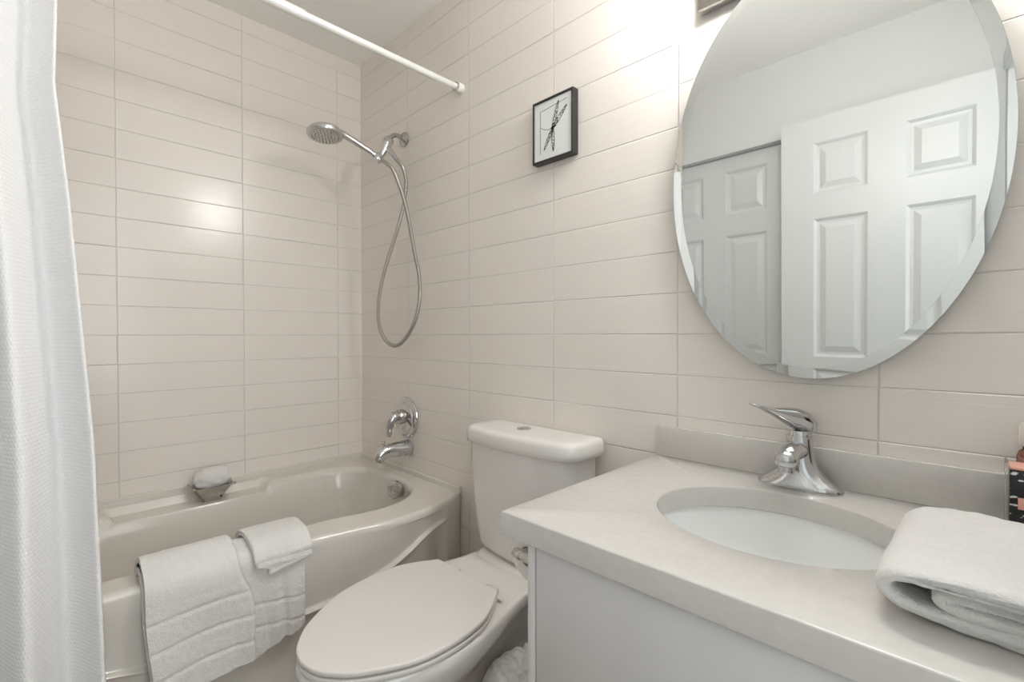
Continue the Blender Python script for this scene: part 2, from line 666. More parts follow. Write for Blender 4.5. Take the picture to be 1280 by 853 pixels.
def ray_to_outer(p):
    """matching point on the deck's outer outline"""
    c = Vector((.40, max(-1.15, min(-.40, p.y)), 0))
    d = p - c
    best = None
    for s in range(1, 400):
        q = c + d * (s * 0.01)
        if q.x <= 0.004 or q.y >= -0.004 or q.y <= -1.516 or q.x >= fx(q.y) - 0.016:
            best = q
            break
    best.x = max(0.004, min(best.x, fx(best.y) - 0.016))
    best.y = max(-1.516, min(-0.004, best.y))
    return best


outer = [ray_to_outer(p) for p in inner]
rings = [[], [], [], [], [], []]
depth = [(0.003, 0.0005), (0.008, 0.0025), (0.0125, 0.006), (0.016, 0.0105), (0.0185, 0.0165), (0.0205, 0.026), (0.0225, 0.038), (0.027, 0.055), (0.042, 0.13), (0.062, 0.22), (0.090, 0.30), (0.140, 0.352), (0.225, 0.372)]
lower = [[] for _ in depth]
for p, q in zip(inner, outer):
    e = shelf(p.y) if p.x < .2 else 0.0
    rings[0].append((q.x, q.y, RIM))
    m1, m2 = p.lerp(q, 0.62), p.lerp(q, 0.18)
    r1 = Vector((lerp(m1.x, 0.050, e), m1.y, RIM))
    r2 = Vector((lerp(m2.x, 0.066, e), m2.y, lerp(RIM, 0.493, e)))
    r3 = Vector((lerp(p.x, 0.134, e), p.y, lerp(RIM, 0.488, e)))
    rings[1].append(r1)
    rings[2].append(r1.lerp(r2, 0.5))
    rings[3].append(r2)
    rings[4].append(r2.lerp(r3, 0.6))
    rings[5].append(r3)
    dv = Vector((.40 - p.x, max(-1.12, min(-.42, p.y)) - p.y, 0)).normalized()
    back = sstep(.30, .12, p.x)
    for k, (ins, dz) in enumerate(depth):
        # the back-rest end slopes more than the drain end; the wall side leans out at its top
        f = 1.0 + 0.9 * sstep(-1.1, -1.4, p.y) * (1 - back) + 0.7 * back * (1 - sstep(.05, .2, dz))
        b = p + dv * ins * f
        v = Vector((b.x, b.y, RIM - dz))
        if e > 0 and dz < 0.034:
            v = v.lerp(r3 + Vector((0.0006 * k, 0, -0.0006 * k)), e)
        lower[k].append(tuple(v))
tb = MB().loft(rings + lower, False, True)
# apron: rounded rim nose, bulging upper face, ridge, recessed lower face
SWY = [-1.52, -1.3, -1.02, -.93, -.76, -.58, -.50, -.44, -.376, -.325, -.268, -.205, -.154, -.115, -.08, 0]
SWZ = [.43, .40, .335, .312, .300, .306, .316, .330, .352, .372, .398, .428, .442, .446, .447, .447]
_sw = cr_spline([(a, b, 0) for a, b in zip(SWY, SWZ)], 12)
SWX2, SWZ2 = [p.x for p in _sw], [p.y for p in _sw]
NY = 240
ys = [-1.516 + 1.512 * j / NY for j in range(NY + 1)]
zsw = [interp(y, SWX2, SWZ2) for y in ys]
rows = []
nose = [(-0.016, RIM), (-0.012, RIM - 0.0006), (-0.008, RIM - 0.002), (-0.0048, RIM - 0.0042), (-0.0022, RIM - 0.0075), (-0.0008, RIM - 0.0115), (0.0, RIM - 0.016), (0.0003, RIM - 0.022)]
for dx, z in nose:
    rows.append([(fx(y) + dx, y, z) for y in ys])
# rows that follow the ridge, so that it stays one clean bead
prof_d = [('t', k / 16) for k in range(1, 16)] + [('d', d / 1000) for d in (16, 13, 11, 9.5, 8, 6.5, 5, 3.5, 2, .5, -1, -2.5, -4, -5.5, -7, -8.5, -10, -12, -15)] + [('b', k / 14) for k in range(1, 15)]
for kind, t in prof_d:
    row = []
    for y, zs in zip(ys, zsw):
        z = lerp(RIM - 0.022, zs + .018, t) if kind == 't' else (zs + t if kind == 'd' else lerp(zs - .018, 0.0, t))
        amp = sstep(-.085, -.120, y) * sstep(-1.45, -1.35, y)
        d = z - zs
        ridge = 0.0150 * math.exp(-abs(d / 0.0066) ** 2.2)
        rec = -0.005 * sstep(0.004, -0.012, d) - 0.014 * sstep(-.01, -.14, d)
        up = -0.009 * (1 - sstep(0.0, 0.16, d)) if d > 0 else -0.009
        base = -0.004 * sstep(RIM - .02, RIM - .12, z)
        row.append((fx(y) + base + amp * (ridge + rec + up), y, z))
    rows.append(row)
tb.loft(rows, False, False, closed=False)
tb.build('tub_shell', M['acrylic'], tub, angle=33)
# raised tile flange along the walls
fl = MB()
fl.box(0.0008, 0.0125, -1.517, -0.0008, RIM - 0.006, 0.538, 0.004)
fl.box(0.0125, 0.756, -0.0125, -0.0008, RIM - 0.006, 0.538, 0.004)
fl.box(0.0125, 0.745, -1.517, -1.508, RIM - 0.006, 0.538, 0.003)
fl.build('wall_flange', M['acrylic'], tub, smooth=False)
ov = MB().lathe([(0.0, -0.02), (0.030, -0.02), (0.036, -0.002), (0.036, 0.004), (0.033, 0.009), (0.024, 0.0115), (0.012, 0.012), (0.006, 0.010), (0.0, 0.010)], (.476, -.113, .488), (0.27, -0.92, 0.22), 40)
ov.build('overflow_plate', M['chrome'], tub)['label'] = 'round chrome overflow plate'

# ------------------------------------------------------------------ toilet
TX = 1.145
toi = thing('toilet', 'white two-piece toilet with closed lid between bathtub and vanity', 'toilet', (TX, -0.35, 0))


def mirrored(ctrl, n=7):
    """closed symmetric outline from right-half control points (dx, y), back to front"""
    half = cr_spline([(d, y, 0) for d, y in ctrl], n)
    pts = [(p.x, p.y) for p in half]
    full = pts + [(-x, y) for x, y in reversed(pts[:-1])]
    # the bowl is set very slightly askew, its front swung towards the vanity
    return [(TX + x + .075 * max(0.0, -.30 - y), y) for x, y in full]


bowl_r = [
    (0.425, [(.135, -.03), (.137, -.12), (.146, -.22), (.176, -.34), (.192, -.47), (.180, -.60), (.128, -.705), (.058, -.752), (0, -.760)]),
    (0.400, [(.134, -.03), (.136, -.12), (.145, -.22), (.176, -.34), (.192, -.47), (.180, -.60), (.127, -.703), (.057, -.750), (0, -.758)]),
    (0.375, [(.118, -.03), (.120, -.12), (.130, -.22), (.165, -.34), (.183, -.47), (.171, -.59), (.120, -.690), (.054, -.735), (0, -.743)]),
    (0.335, [(.088, -.04), (.090, -.12), (.100, -.22), (.136, -.34), (.160, -.46), (.150, -.575), (.103, -.665), (.046, -.705), (0, -.713)]),
    (0.28, [(.070, -.05), (.071, -.12), (.074, -.22), (.096, -.33), (.122, -.44), (.118, -.545), (.085, -.625), (.040, -.660), (0, -.667)]),
    (0.20, [(.068, -.06), (.068, -.12), (.070, -.22), (.080, -.32), (.094, -.42), (.092, -.51), (.068, -.580), (.034, -.608), (0, -.614)]),
    (0.10, [(.074, -.06), (.075, -.12), (.078, -.22), (.086, -.32), (.094, -.41), (.090, -.49), (.066, -.553), (.032, -.580), (0, -.586)]),
    (0.0, [(.092, -.06), (.094, -.12), (.098, -.22), (.110, -.32), (.118, -.41), (.108, -.50), (.074, -.563), (.034, -.590), (0, -.596)]),
]
bb = MB()
outl = [(z, mirrored([(d * (1 - .17 * sstep(-.50, -.70, y)), y + .004) for d, y in c])) for z, c in bowl_r]
R = []
top = outl[0][1]
cxy = (TX + .008, -.40)
for sc_, dz in ((0.90, 0.0), (0.965, 0.0), (0.985, -0.002), (0.996, -0.007), (1.0, -0.014)):
    R.append([(cxy[0] + (x - cxy[0]) * sc_, cxy[1] + (y - cxy[1]) * sc_, 0.425 + dz) for x, y in top])
for z, o in outl[1:]:
    R.append([(x, y, z) for x, y in o])
bb.loft(R, True, True)
# raised saddle under the cistern
sd = [(.120, -.018), (.128, -.05), (.130, -.10), (.118, -.150), (.07, -.168), (0, -.170)]
bb.loft([[(x, y, z) for x, y in [(TX + (a - TX) * k, -.09 + (b + .09) * k) for a, b in mirrored(sd)]] for z, k in ((0.415, 1.12), (0.425, 1.08), (0.433, 1.0), (0.437, 0.93))], False, True)
bb.build('bowl', M['porcelain'], toi, angle=60)

lid_c = [(.1185, -.3035), (.123, -.3045), (.127, -.309), (.134, -.320), (.160, -.362), (.181, -.415), (.187, -.49), (.178, -.568), (.154, -.628), (.111, -.694), (.074, -.728), (.040, -.748), (0, -.756)]


def slab(ctrl, z0, z1, r, grow=0.0, dome=0.0):
    o = mirrored(ctrl, 8)
    cx_, cy_ = TX + .016, -.53
    rr = []

    def ring(off, z):
        out = []
        for x, y in o:
            d = math.hypot(x - cx_, y - cy_)
            k = (d + grow + off) / d
            out.append((cx_ + (x - cx_) * k, cy_ + (y - cy_) * k, z))
        rr.append(out)
    ring(-r, z0)
    for a in (30, 60, 90):
        ring(-r + r * sin(radians(a)), z0 + r * (1 - cos(radians(a))))
    for a in (0, 25, 50, 70, 90):
        ring(-r + r * cos(radians(a)), z1 - r + r * sin(radians(a)))
    if dome:
        ring(-0.05, z1 + dome * 0.7)
        ring(-0.11, z1 + dome)
    return MB().loft(rr, True, True)


slab(lid_c, 0.4285, 0.4395, 0.0032, 0.0).build('seat', M['seat'], toi, angle=60)
slab(lid_c, 0.4435, 0.456, 0.0042, 0.001, 0.0008).build('seat_lid', M['seat'], toi, angle=60)
for s in (-1, 1):
    hg = MB().box(TX + s * 0.078 - 0.02, TX + s * 0.078 + 0.02, -.318, -.272, 0.4255, 0.442, 0.005)
    hg.box(TX + s * 0.112 - 0.022, TX + s * 0.112 + 0.022, -.300, -.290, 0.4262, 0.434, 0.003)
    hg.build('hinge', M['seat'], toi)


def rrect(hw, yb, yf, r, bow, n=9, rb=0.012):
    """cistern plan outline, flat back, rounded front corners, bowed front"""
    pts = []
    pts += [(hw - rb, yb), (hw - rb * .3, yb - rb * .3), (hw, yb - rb)]
    for k in range(n + 1):
        a = radians(90 * k / n)
        pts.append((hw - r + r * cos(a), yf + r - r * sin(a)))
    m = hw - r
    for k in range(1, 7):
        pts.append((m * (1 - k / 6), yf - bow * sin(pi / 2 * k / 6)))
    full = [(TX + 0.026 + x, y) for x, y in pts]
    return full + [(2 * (TX + 0.026) - x, y) for x, y in reversed(pts[:-1]) for x in [TX + 0.026 + x]]


tk = []
for z, hw_, yf_ in ((0.436, .126, -.128), (0.441, .152, -.140), (0.450, .167, -.147), (0.468, .177, -.150), (0.52, .188, -.152), (0.60, .198, -.154), (0.70, .204, -.156), (0.772, .207, -.157)):
    tk.append([(x, y, z) for x, y in rrect(hw_, -.022, yf_, .05, .012)])
MB().loft(tk, True, True).build('tank', M['porcelain'], toi, angle=60)
tl = []
for z, off in ((0.768, -0.010), (0.768, 0.0), (0.770, 0.003), (0.785, 0.004), (0.803, 0.003), (0.811, 0.0), (0.8155, -0.005), (0.8175, -0.012), (0.819, -0.03), (0.820, -0.06)):
    tl.append([(x, y, z) for x, y in rrect(.220 + off, -.008 - max(0, -off) * 0.5, -.164 - off, .062 + min(0, off) * 0.5, .012)])
MB().loft(tl, True, True).build('tank_lid', M['porcelain'], toi, angle=60)
fb = thing_btn = MB().lathe([(0.0, -0.004), (0.0215, -0.004), (0.0225, 0.0015), (0.020, 0.003), (0.0185, 0.002), (0.016, 0.0035), (0.0, 0.0042)], (TX + 0.013, -.088, .820), (0, 0, 1), 36)
fb.box(TX + 0.012, TX + 0.014, -.103, -.073, .8235, .8247, 0.0)
fb.build('flush_button', M['chrome'], toi)['label'] = 'chrome dual flush button'

# ------------------------------------------------------------------ vanity
van = thing('vanity_cabinet', 'white flat-front vanity cabinet under the pale stone countertop', 'cabinet', (1.95, -0.27, 0))
cb = MB()
cb.box(1.597, 1.6135, -.545, -.002, 0.0, .7565, 0.0008)
cb.box(2.282, 2.297, -.545, -.002, 0.0, .7565, 0.0008)
cb.box(1.6135, 2.282, -.525, -.51, 0.0, .10)
cb.box(1.6135, 2.282, -.525, -.002, .10, .116)
cb.box(1.6135, 2.282, -.02, -.004, .116, .7565)
cb.build('carcass', M['cabinet'], van, angle=30)
for z0, z1 in ((0.462, 0.7525), (0.104, 0.457)):
    MB().box(1.6165, 2.279, -.546, -.527, z0, z1, 0.0012).build('drawer_front', M['cabinet'], van, angle=30)

# countertop with the oval sink cut-out
SX, SY, SA, SB = 1.887, -.270, .1835, .1556
CT0, CT1 = .757, .797
n = 96
x0, x1, y0, y1 = 1.545, 2.299, -.5565, -.0005


def rect_hit(a):
    dx, dy = cos(a), sin(a)
    t = 9
    if dx > 1e-9:
        t = min(t, (x1 - SX) / dx)
    if dx < -1e-9:
        t = min(t, (x0 - SX) / dx)
    if dy > 1e-9:
        t = min(t, (y1 - SY) / dy)
    if dy < -1e-9:
        t = min(t, (y0 - SY) / dy)
    return (SX + dx * t, SY + dy * t)


angs = [2 * pi * k / n for k in range(n)]
for cxx, cyy in ((x0, y0), (x1, y0), (x1, y1), (x0, y1)):
    a = math.atan2(cyy - SY, cxx - SX) % (2 * pi)
    angs.append(a)
angs = sorted(set(angs))


def ell(a, k):
    """ellipse point in the true direction a"""
    dx, dy = cos(a), sin(a)
    t = 1 / math.sqrt((dx / SA) ** 2 + (dy / SB) ** 2)
    return (SX + dx * (t + k), SY + dy * (t + k))


def inset(p, e):
    return (min(max(p[0], x0 + e), x1 - e), min(max(p[1], y0 + e), y1 - e))


rg = []
hits = [rect_hit(a) for a in angs]
rg.append([(*ell(a, 0), CT0) for a in angs])
rg.append([(*ell(a, 0), CT1 - 0.003) for a in angs])
rg.append([(*ell(a, 0.0012), CT1 - 0.0008) for a in angs])
rg.append([(*ell(a, 0.003), CT1) for a in angs])
rg.append([(*inset(h, 0.0025), CT1) for h in hits])
rg.append([(*inset(h, 0.0008), CT1 - 0.0008) for h in hits])
rg.append([(*h, CT1 - 0.0025) for h in hits])
rg.append([(*h, CT0 + 0.001) for h in hits])
rg.append([(*inset(h, 0.001), CT0) for h in hits])
rg.append(rg[0])
ctop = MB().loft(rg).build('countertop', M['quartz'], angle=40)
tag(ctop, 'pale veined stone countertop with an oval sink cut-out', 'countertop')
bs = MB().box(1.545, 2.299, -.0125, -.0005, CT1 + 0.0003, .8725, 0.0015)
tag(bs.build('backsplash', M['quartz']), 'low pale stone backsplash strip behind the faucet', 'backsplash')

snk = thing('sink', 'white oval undermount sink in the pale countertop', 'sink', (SX, SY, .60))
sk = []
for k, z in ((0.022, .7565), (0.022, .752), (0.004, .7555), (0.003, .750), (-0.001, .735), (-0.008, .70), (-0.022, .665), (-0.048, .635), (-0.085, .617), (-0.125, .611), (-0.14, .610)):
    ring = []
    for a in [2 * pi * i / 72 for i in range(72)]:
        dx, dy = cos(a), sin(a)
        ring.append((SX + dx * max(SA + k, .012), SY + dy * max(SB + k * SB / SA, .012), z))
    sk.append(ring)
MB().loft(sk[2:], False, True).build('basin', M['sink'], snk, angle=60)
MB().loft([sk[0], sk[1], sk[3]], False, False).build('rim_flange', M['sink'], snk, angle=60)
MB().lathe([(0.0, -0.003), (0.021, -0.003), (0.021, 0.001), (0.016, 0.003), (0.010, 0.001), (0.0, 0.001)], (SX, SY, .6115), (0, 0, 1), 28).build('drain', M['chrome'], snk)

# faucet
FX, FY = 1.876, -.052
fau = thing('faucet', 'chrome single-lever faucet standing behind the oval sink', 'faucet', (FX, FY, CT1))
fp = []
# flared oval base sweeping up into the column
for z, a, b, ex, cy in ((0.0, .074, .0335, 2.4, 0), (0.005, .0745, .034, 2.4, 0), (0.010, .071, .033, 2.3, 0), (0.016, .062, .031, 2.2, 0), (0.024, .050, .029, 2.1, .001), (0.034, .039, .0275, 2, .001),
                       (0.048, .0305, .0255, 2, .002), (0.064, .0265, .0240, 2, .003), (0.082, .0245, .0235, 2, .003), (0.098, .0235, .0232, 2, .003), (0.103, .0225, .0222, 2, .003)):
    ring = []
    for k in range(48):
        t = 2 * pi * k / 48
        c, s = cos(t), sin(t)
        ring.append((FX + a * math.copysign(abs(c) ** (2 / ex), c), FY + cy + b * math.copysign(abs(s) ** (2 / ex), s), CT1 + 0.0004 + z))
    fp.append(ring)
MB().loft(fp, True, True).build('body', M['chrome'], fau, angle=60)
sp = MB()
path = cr_spline([(FX, FY - .004, CT1 + .074), (FX - .001, FY - .030, CT1 + .078), (FX - .003, FY - .055, CT1 + .076), (FX - .004, FY - .072, CT1 + .070)], 6)
rad = [(.016 + .003 * sin(pi * i / (len(path) - 1)), .0195) for i in range(len(path))]
sp.tube(path, rad, 24)
sp.lathe([(0.0, -.018), (.012, -.0165), (.0185, -.009), (.0205, 0), (.019, .009), (.0145, .014), (.0, .0145)], (FX - .004, FY - .072, CT1 + .068), (0, -.15, -1), 28)
sp.build('spout', M['chrome'], fau, angle=60)
MB().lathe([(0, 0), (.0135, 0), (.0138, .013), (.0125, .0145), (.0105, .0145), (.0100, .010), (0, .010)], (FX - .004, FY - .073, CT1 + .058), (0, -.10, -1), 28).build('aerator', M['chrome'], fau)
MB().lathe([(0, 0), (.0195, 0), (.0195, .010), (.0185, .012), (0, .012)], (FX, FY + .003, CT1 + .1015), (0, 0, 1), 32).build('cartridge_collar', M['chrome'], fau)
# lever: domed cap that runs out into a long flat tongue
ld = Vector((-.060, -.102, 0)).normalized()
ls = Vector((-ld.y, ld.x, 0))
lv = []
for t, hh, ww, th in ((-.0265, .119, .004, .006), (-.0255, .122, .018, .024), (-.018, .130, .0245, .038), (-.005, .139, .0262, .047), (.010, .1455, .0245, .043), (.026, .1485, .0210, .038), (.042, .1515, .0172, .029), (.060, .155, .0138, .019), (.080, .1605, .0122, .0125),
                    (.098, .1655, .0112, .0068), (.110, .169, .0098, .0055), (.116, .1708, .0060, .0036), (.1175, .1713, .0020, .0015)):
    ring = []
    for k in range(24):
        a = 2 * pi * k / 24
        sz = sin(a)
        c = Vector((FX, FY + .003, CT1 + hh)) + ld * t + ls * ww * cos(a) + Vector((0, 0, th * (0.30 * sz if sz > 0 else 0.70 * sz)))
        ring.append(c)
    lv.append(ring)
MB().loft(lv, True, True).build('lever', M['chrome'], fau, angle=60)

# ------------------------------------------------------------------ shower fittings
sh = thing('hand_shower', 'chrome hand shower with looped metal hose on the tiled wall above tub', 'shower', (.382, 0, 1.93))
MB().lathe([(0, 0.0006), (.030, 0.0006), (.031, .004), (.026, .010), (.016, .014), (.012, .018), (0, .018)], (.382, 0, 1.931), (0, -1, 0), 32).build('flange', M['brushed'], sh)
ap = cr_spline([(.382, -.008, 1.931), (.383, -.030, 1.937), (.385, -.052, 1.934), (.388, -.070, 1.921), (.390, -.082, 1.905)], 6)
MB().tube(ap, .0095, 18).build('shower_arm', M['brushed'], sh)
br0, br1 = Vector((.390, -.080, 1.910)), Vector((.3895, -.118, 1.826))
bd = (br1 - br0)
MB().lathe([(0, -.006), (.012, -.006), (.014, -.001), (.020, .004), (.0225, .012), (.0225, .022), (.021, .024), (.021, .032), (.017, .055), (.013, .080), (.011, .092), (0, .094)], br0, bd, 32).build('diverter_mount', M['chrome'], sh)
MB().tube([(.398, -.094, 1.868), (.416, -.090, 1.848), (.440, -.086, 1.822), (.459, -.083, 1.801)], [.010, .0115, .0095, .0085], 18).build('hose_nut', M['chrome'], sh)
# handle and head
hd = Vector((.362, -.336, 1.869))
hp = cr_spline([(.402, -.128, 1.800), (.391, -.140, 1.822), (.385, -.165, 1.836), (.378, -.200, 1.852), (.372, -.235, 1.867), (.367, -.275, 1.880), (.363, -.315, 1.884)], 7)
hr = [interp(i / (len(hp) - 1), [0, .12, .2, .5, .75, .9, 1], [.012, .0145, .0115, .0125, .0125, .016, .018]) for i in range(len(hp))]
MB().tube(hp, hr, 20).build('handle', M['chrome'], sh)
MB().lathe([(0, -.015), (.0165, -.015), (.0185, -.010), (.0185, .012), (.016, .016), (0, .016)], (.3905, -.132, 1.817), (.05, -.55, -.75), 28).build('cradle', M['chrome'], sh)
hn = Vector((.10, -.03, -1)).normalized()
MB().lathe([(0, -.020), (.018, -.020), (.040, -.016), (.058, -.008), (.066, .002), (.0665, .012), (.064, .016), (.056, .017)], hd, hn, 48).build('shower_head', M['chrome'], sh)
nf = MB().lathe([(0, .014), (.058, .014), (.0585, .0175), (.054, .019), (0, .0195)], hd, hn, 48)
e1 = Vector((0, 1, 0)) - hn * hn.y
e1.normalize()
e2 = hn.cross(e1)
for r_, c_ in ((.012, 6), (.024, 12), (.036, 18), (.048, 24)):
    for k in range(c_):
        a = 2 * pi * k / c_
        nf.lathe([(0.0022, .0), (.0018, .0028), (0.0008, .003)], hd + hn * .0192 + (e1 * cos(a) + e2 * sin(a)) * r_, hn, 6)
nf.build('spray_face', M['brushed'], sh)
HOSE = [(0.408, -0.122, 1.804), (0.438, -0.118, 1.785), (0.47, -0.112, 1.757), (0.503, -0.104, 1.691), (0.531, -0.098, 1.621), (0.556, -0.092, 1.528), (0.579, -0.086, 1.421), (0.601, -0.08, 1.328), (0.594, -0.074, 1.24), (0.554, -0.07, 1.155), (0.476, -0.066, 1.083), (0.397, -0.064, 1.058), (0.320, -0.064, 1.085), (0.273, -0.064, 1.155), (0.276, -0.065, 1.258), (0.325, -0.067, 1.371), (0.397, -0.067, 1.486), (0.449, -0.069, 1.562), (0.485, -0.071, 1.636), (0.504, -0.074, 1.71), (0.489, -0.079, 1.768), (0.458, -0.083, 1.802)]
hs = cr_spline(HOSE, 30)
# resample evenly, ringed surface of the spiral metal jacket
ev, acc, step = [hs[0]], 0.0, 0.0016
for a, b in zip(hs, hs[1:]):
    d = (b - a).length
    while acc + d >= step:
        t = (step - acc) / d
        a = a.lerp(b, t)
        d = (b - a).length
        ev.append(a)
        acc = 0.0
    acc += d
MB().tube(ev, [.0080 if i % 4 < 2 else .0060 for i in range(len(ev))], 10).build('hose', M['hose'], sh, angle=180)

# mixer valve
va = thing('shower_valve', 'round chrome mixer valve with lever above the tub spout', 'valve', (.388, 0, .753))
MB().lathe([(0, .0006), (.084, .0006), (.086, .003), (.084, .0065), (.074, .010), (.062, .011), (.060, .014), (.040, .020), (.030, .022), (0, .022)], (.388, 0, .753), (0, -1, 0), 56).build('escutcheon', M['chrome'], va)
MB().lathe([(0, .018), (.031, .018), (.031, .040), (.029, .044), (0, .044)], (.388, 0, .757), (0, -1, 0), 36).build('hub', M['brushed'], va)
lp = cr_spline([(.390, -.040, .762), (.390, -.062, .762), (.391, -.078, .750), (.393, -.086, .725), (.396, -.090, .702), (.398, -.092, .682)], 6)
lr = [interp(i / (len(lp) - 1), [0, .25, .45, .7, .9, 1], [.024, .026, .022, .015, .013, .006]) for i in range(len(lp))]
MB().tube(lp, [(r * .8, r) for r in lr], 20).build('lever', M['chrome'], va, angle=60)

ts = thing('tub_spout', 'short chrome tub spout with pull knob, under the mixer valve', 'spout', (.405, 0, .625))
tp = cr_spline([(.405, -.0006, .626), (.405, -.03, .627), (.404, -.07, .628), (.402, -.105, .626), (.400, -.127, .617), (.400, -.136, .602), (.400, -.137, .589)], 6)
trd = [interp(i / (len(tp) - 1), [0, .1, .5, .75, 1], [.0345, .034, .0285, .0245, .0205]) for i in range(len(tp))]
MB().tube(tp, [(r, r * .92) for r in trd], 24).build('nozzle', M['chrome'], ts, angle=60)
MB().lathe([(0, 0), (.0035, 0), (.0035, .014), (.0085, .018), (.0095, .022), (.008, .026), (0, .027)], (.401, -.118, .643), (0, -.1, 1), 20).build('diverter_knob', M['chrome'], ts)

# ------------------------------------------------------------------ shower rod and curtain
rd = thing('shower_rod', 'white telescopic curtain rod spanning the tub below the ceiling', 'rod', (.763, -.76, 2.005))
RZ, RXX = 2.006, .763
MB().tube([(RXX, -.022, RZ), (RXX, -.575, RZ)], .0112, 24).build('thin_tube', M['rod'], rd)
MB().lathe([(.0112, 0), (.0138, .0), (.0142, .004), (.0142, .92), (.0, .92)], (RXX, -.572, RZ), (0, -1, 0), 24).build('thick_tube', M['rod'], rd)
for yy, d in ((-.0008, -1), (YF + .0008, 1)):
    MB().lathe([(0, 0), (.0175, 0), (.0182, .004), (.0178, .022), (.016, .025), (0, .025)], (RXX, yy, RZ), (0, d, 0), 28).build('end_cap', M['rubber'], rd)
    MB().lathe([(.0112, .024), (.0168, .024), (.0172, .027), (.0165, .030), (.0112, .030)], (RXX, yy, RZ), (0, d, 0), 28).build('chrome_ring', M['chrome'], rd)

ct = thing('shower_curtain', 'white waffle-weave shower curtain drawn aside along the tub', 'curtain', (.83, -1.25, 1.0))
cur_v, cur_f, cur_uv = [], [], []
NU, NV = 260, 120
ZT, ZB = 1.965, 0.16
arc = 0.0
for j in range(NV + 1):
    z = lerp(ZT, ZB, j / NV)
    edge = interp(z, [.16, .35, .88, 1.38, 1.6, 1.8, 1.97], [-1.018, -1.022, -1.036, -1.068, -1.087, -1.081, -1.078])
    for i in range(NU + 1):
        u = i / NU
        # leading edge at u = 0, gathered folds running back to the front wall
        y = edge - (edge + 1.505) * -1 * -1 * 0 - u * (1.505 + edge)
        ph = u * 4.0
        amp = lerp(.056, .060, j / NV) * (0.75 + 0.25 * sin(ph * 1.7))
        x = .815 + amp * cos(2 * pi * ph * 1.0 + 0.35 * sin(2.1 * (1 - j / NV)) + 0.25)
        x += .010 * sin(3.0 * z + 5 * u)
        if u < .02:
            x -= .012 * (1 - u / .02) ** 2
        cur_v.append((x, y, z))
        cur_uv.append((u * 1.25, z))
for j in range(NV):
    for i in range(NU):
        a = j * (NU + 1) + i
        cur_f.append((a, a + 1, a + NU + 2, a + NU + 1))
me = bpy.data.meshes.new('cloth')
me.from_pydata(cur_v, [], cur_f)
uvl = me.uv_layers.new(name='UVMap')
for lp_ in me.loops:
    uvl.data[lp_.index].uv = cur_uv[lp_.vertex_index]
me.polygons.foreach_set('use_smooth', [True] * len(me.polygons))
me.materials.append(M['waffle'])
o = bpy.data.objects.new('cloth', me)
COL.objects.link(o)
o.parent = ct
o.matrix_parent_inverse = ct.matrix_basis.inverted()
sol = o.modifiers.new('thickness', 'SOLIDIFY')
sol.thickness = 0.0012
for k in range(5):
    y = -1.10 - k * .095
    ang = [2 * pi * i / 24 for i in range(25)]
    MB().tube([(RXX + .026 + .044 * cos(a), y, RZ - .020 + .040 * sin(a)) for a in ang], .0022, 8, cap=False).build('curtain_ring', M['chrome'], ct)

# ------------------------------------------------------------------ mirror, vanity light, picture
mi = thing('oval_mirror', 'large frameless oval mirror hanging above the faucet and sink', 'mirror', (1.885, -.02, 1.01))
MA, MBB, MZ = .287, .432, .434      # half width, half height, centre above the bottom edge


def oval(ins, y, nn=160):
    return [(1.885 + (MA - ins) * cos(2 * pi * i / nn), y, 1.01 + MZ + (MBB - ins) * sin(2 * pi * i / nn)) for i in range(nn)]


MB().loft([oval(.021, -.0222), oval(.0003, -.0214)], False, False).build('bevel_ring', M['mirror'], mi, smooth=True, angle=60)
MB().loft([oval(.0211, -.0222), oval(.20, -.0222)], False, True).build('mirror_glass', M['mirror'], mi, smooth=False)
MB().loft([oval(.0003, -.0213), oval(.0, -.0206), oval(.0, -.0175), oval(.001, -.0165)], False, True).build('backing', M['glass_edge'], mi, angle=60)
MB().box(1.785, 1.985, -.0165, -.0005, 1.55, 1.59).build('hanger', M['brushed'], mi)
mi.rotation_euler = (0.0125, 0, 0)   # hangs with its top leaning a little off the wall

vl = thing('vanity_light', 'chrome wall lamp with lit opal shades above the oval mirror', 'lamp', (1.885, 0, 1.90))
MB().box(1.655, 2.115, -.026, -.0006, 1.853, 1.955, 0.004).build('backplate', M['brushed'], vl, angle=30)
for xx in (1.790, 1.910, 2.030):
    MB().tube([(xx, -.024, 1.905), (xx, -.09, 1.905), (xx, -.14, 1.915), (xx, -.155, 1.93)], .008, 14).build('arm', M['chrome'], vl)
    MB().lathe([(0, 0), (.024, 0), (.026, .012), (.022, .014), (0, .014)], (xx, -.158, 1.928), (0, 0, 1), 28).build('lamp_holder', M['chrome'], vl)
    MB().lathe([(0, 0), (.030, 0), (.044, .006), (.047, .02), (.047, .09), (.044, .098), (0, .10)], (xx, -.158, 1.942), (0, 0, 1), 32).build('shade', M['opal'], vl)

pf = thing('picture_frame', 'small black-framed dragonfly print hanging on the tiled wall', 'picture', (1.215, -.001, 1.72))
PX0, PX1, PZ0, PZ1, PYF = 1.137, 1.293, 1.626, 1.8145, -.026
fr = MB()
bw = .0065
rg = []
for e, y in ((0.0, -.001), (0.0, PYF + .0008), (.0008, PYF), (bw - .0006, PYF), (bw, PYF + .0008), (bw, PYF + .0045)):
    rg.append([(PX0 + e, y, PZ0 + e), (PX1 - e, y, PZ0 + e), (PX1 - e, y, PZ1 - e), (PX0 + e, y, PZ1 - e)])
fr.loft(rg, True, False)
fr.build('frame', M['black'], pf, angle=30)
MB().box(PX0 + bw - .001, PX1 - bw + .001, PYF + .0035, PYF + .006, PZ0 + bw - .001, PZ1 - bw + .001).build('paper', M['paper'], pf, smooth=False)
dr = MB()
yA = PYF + .0031


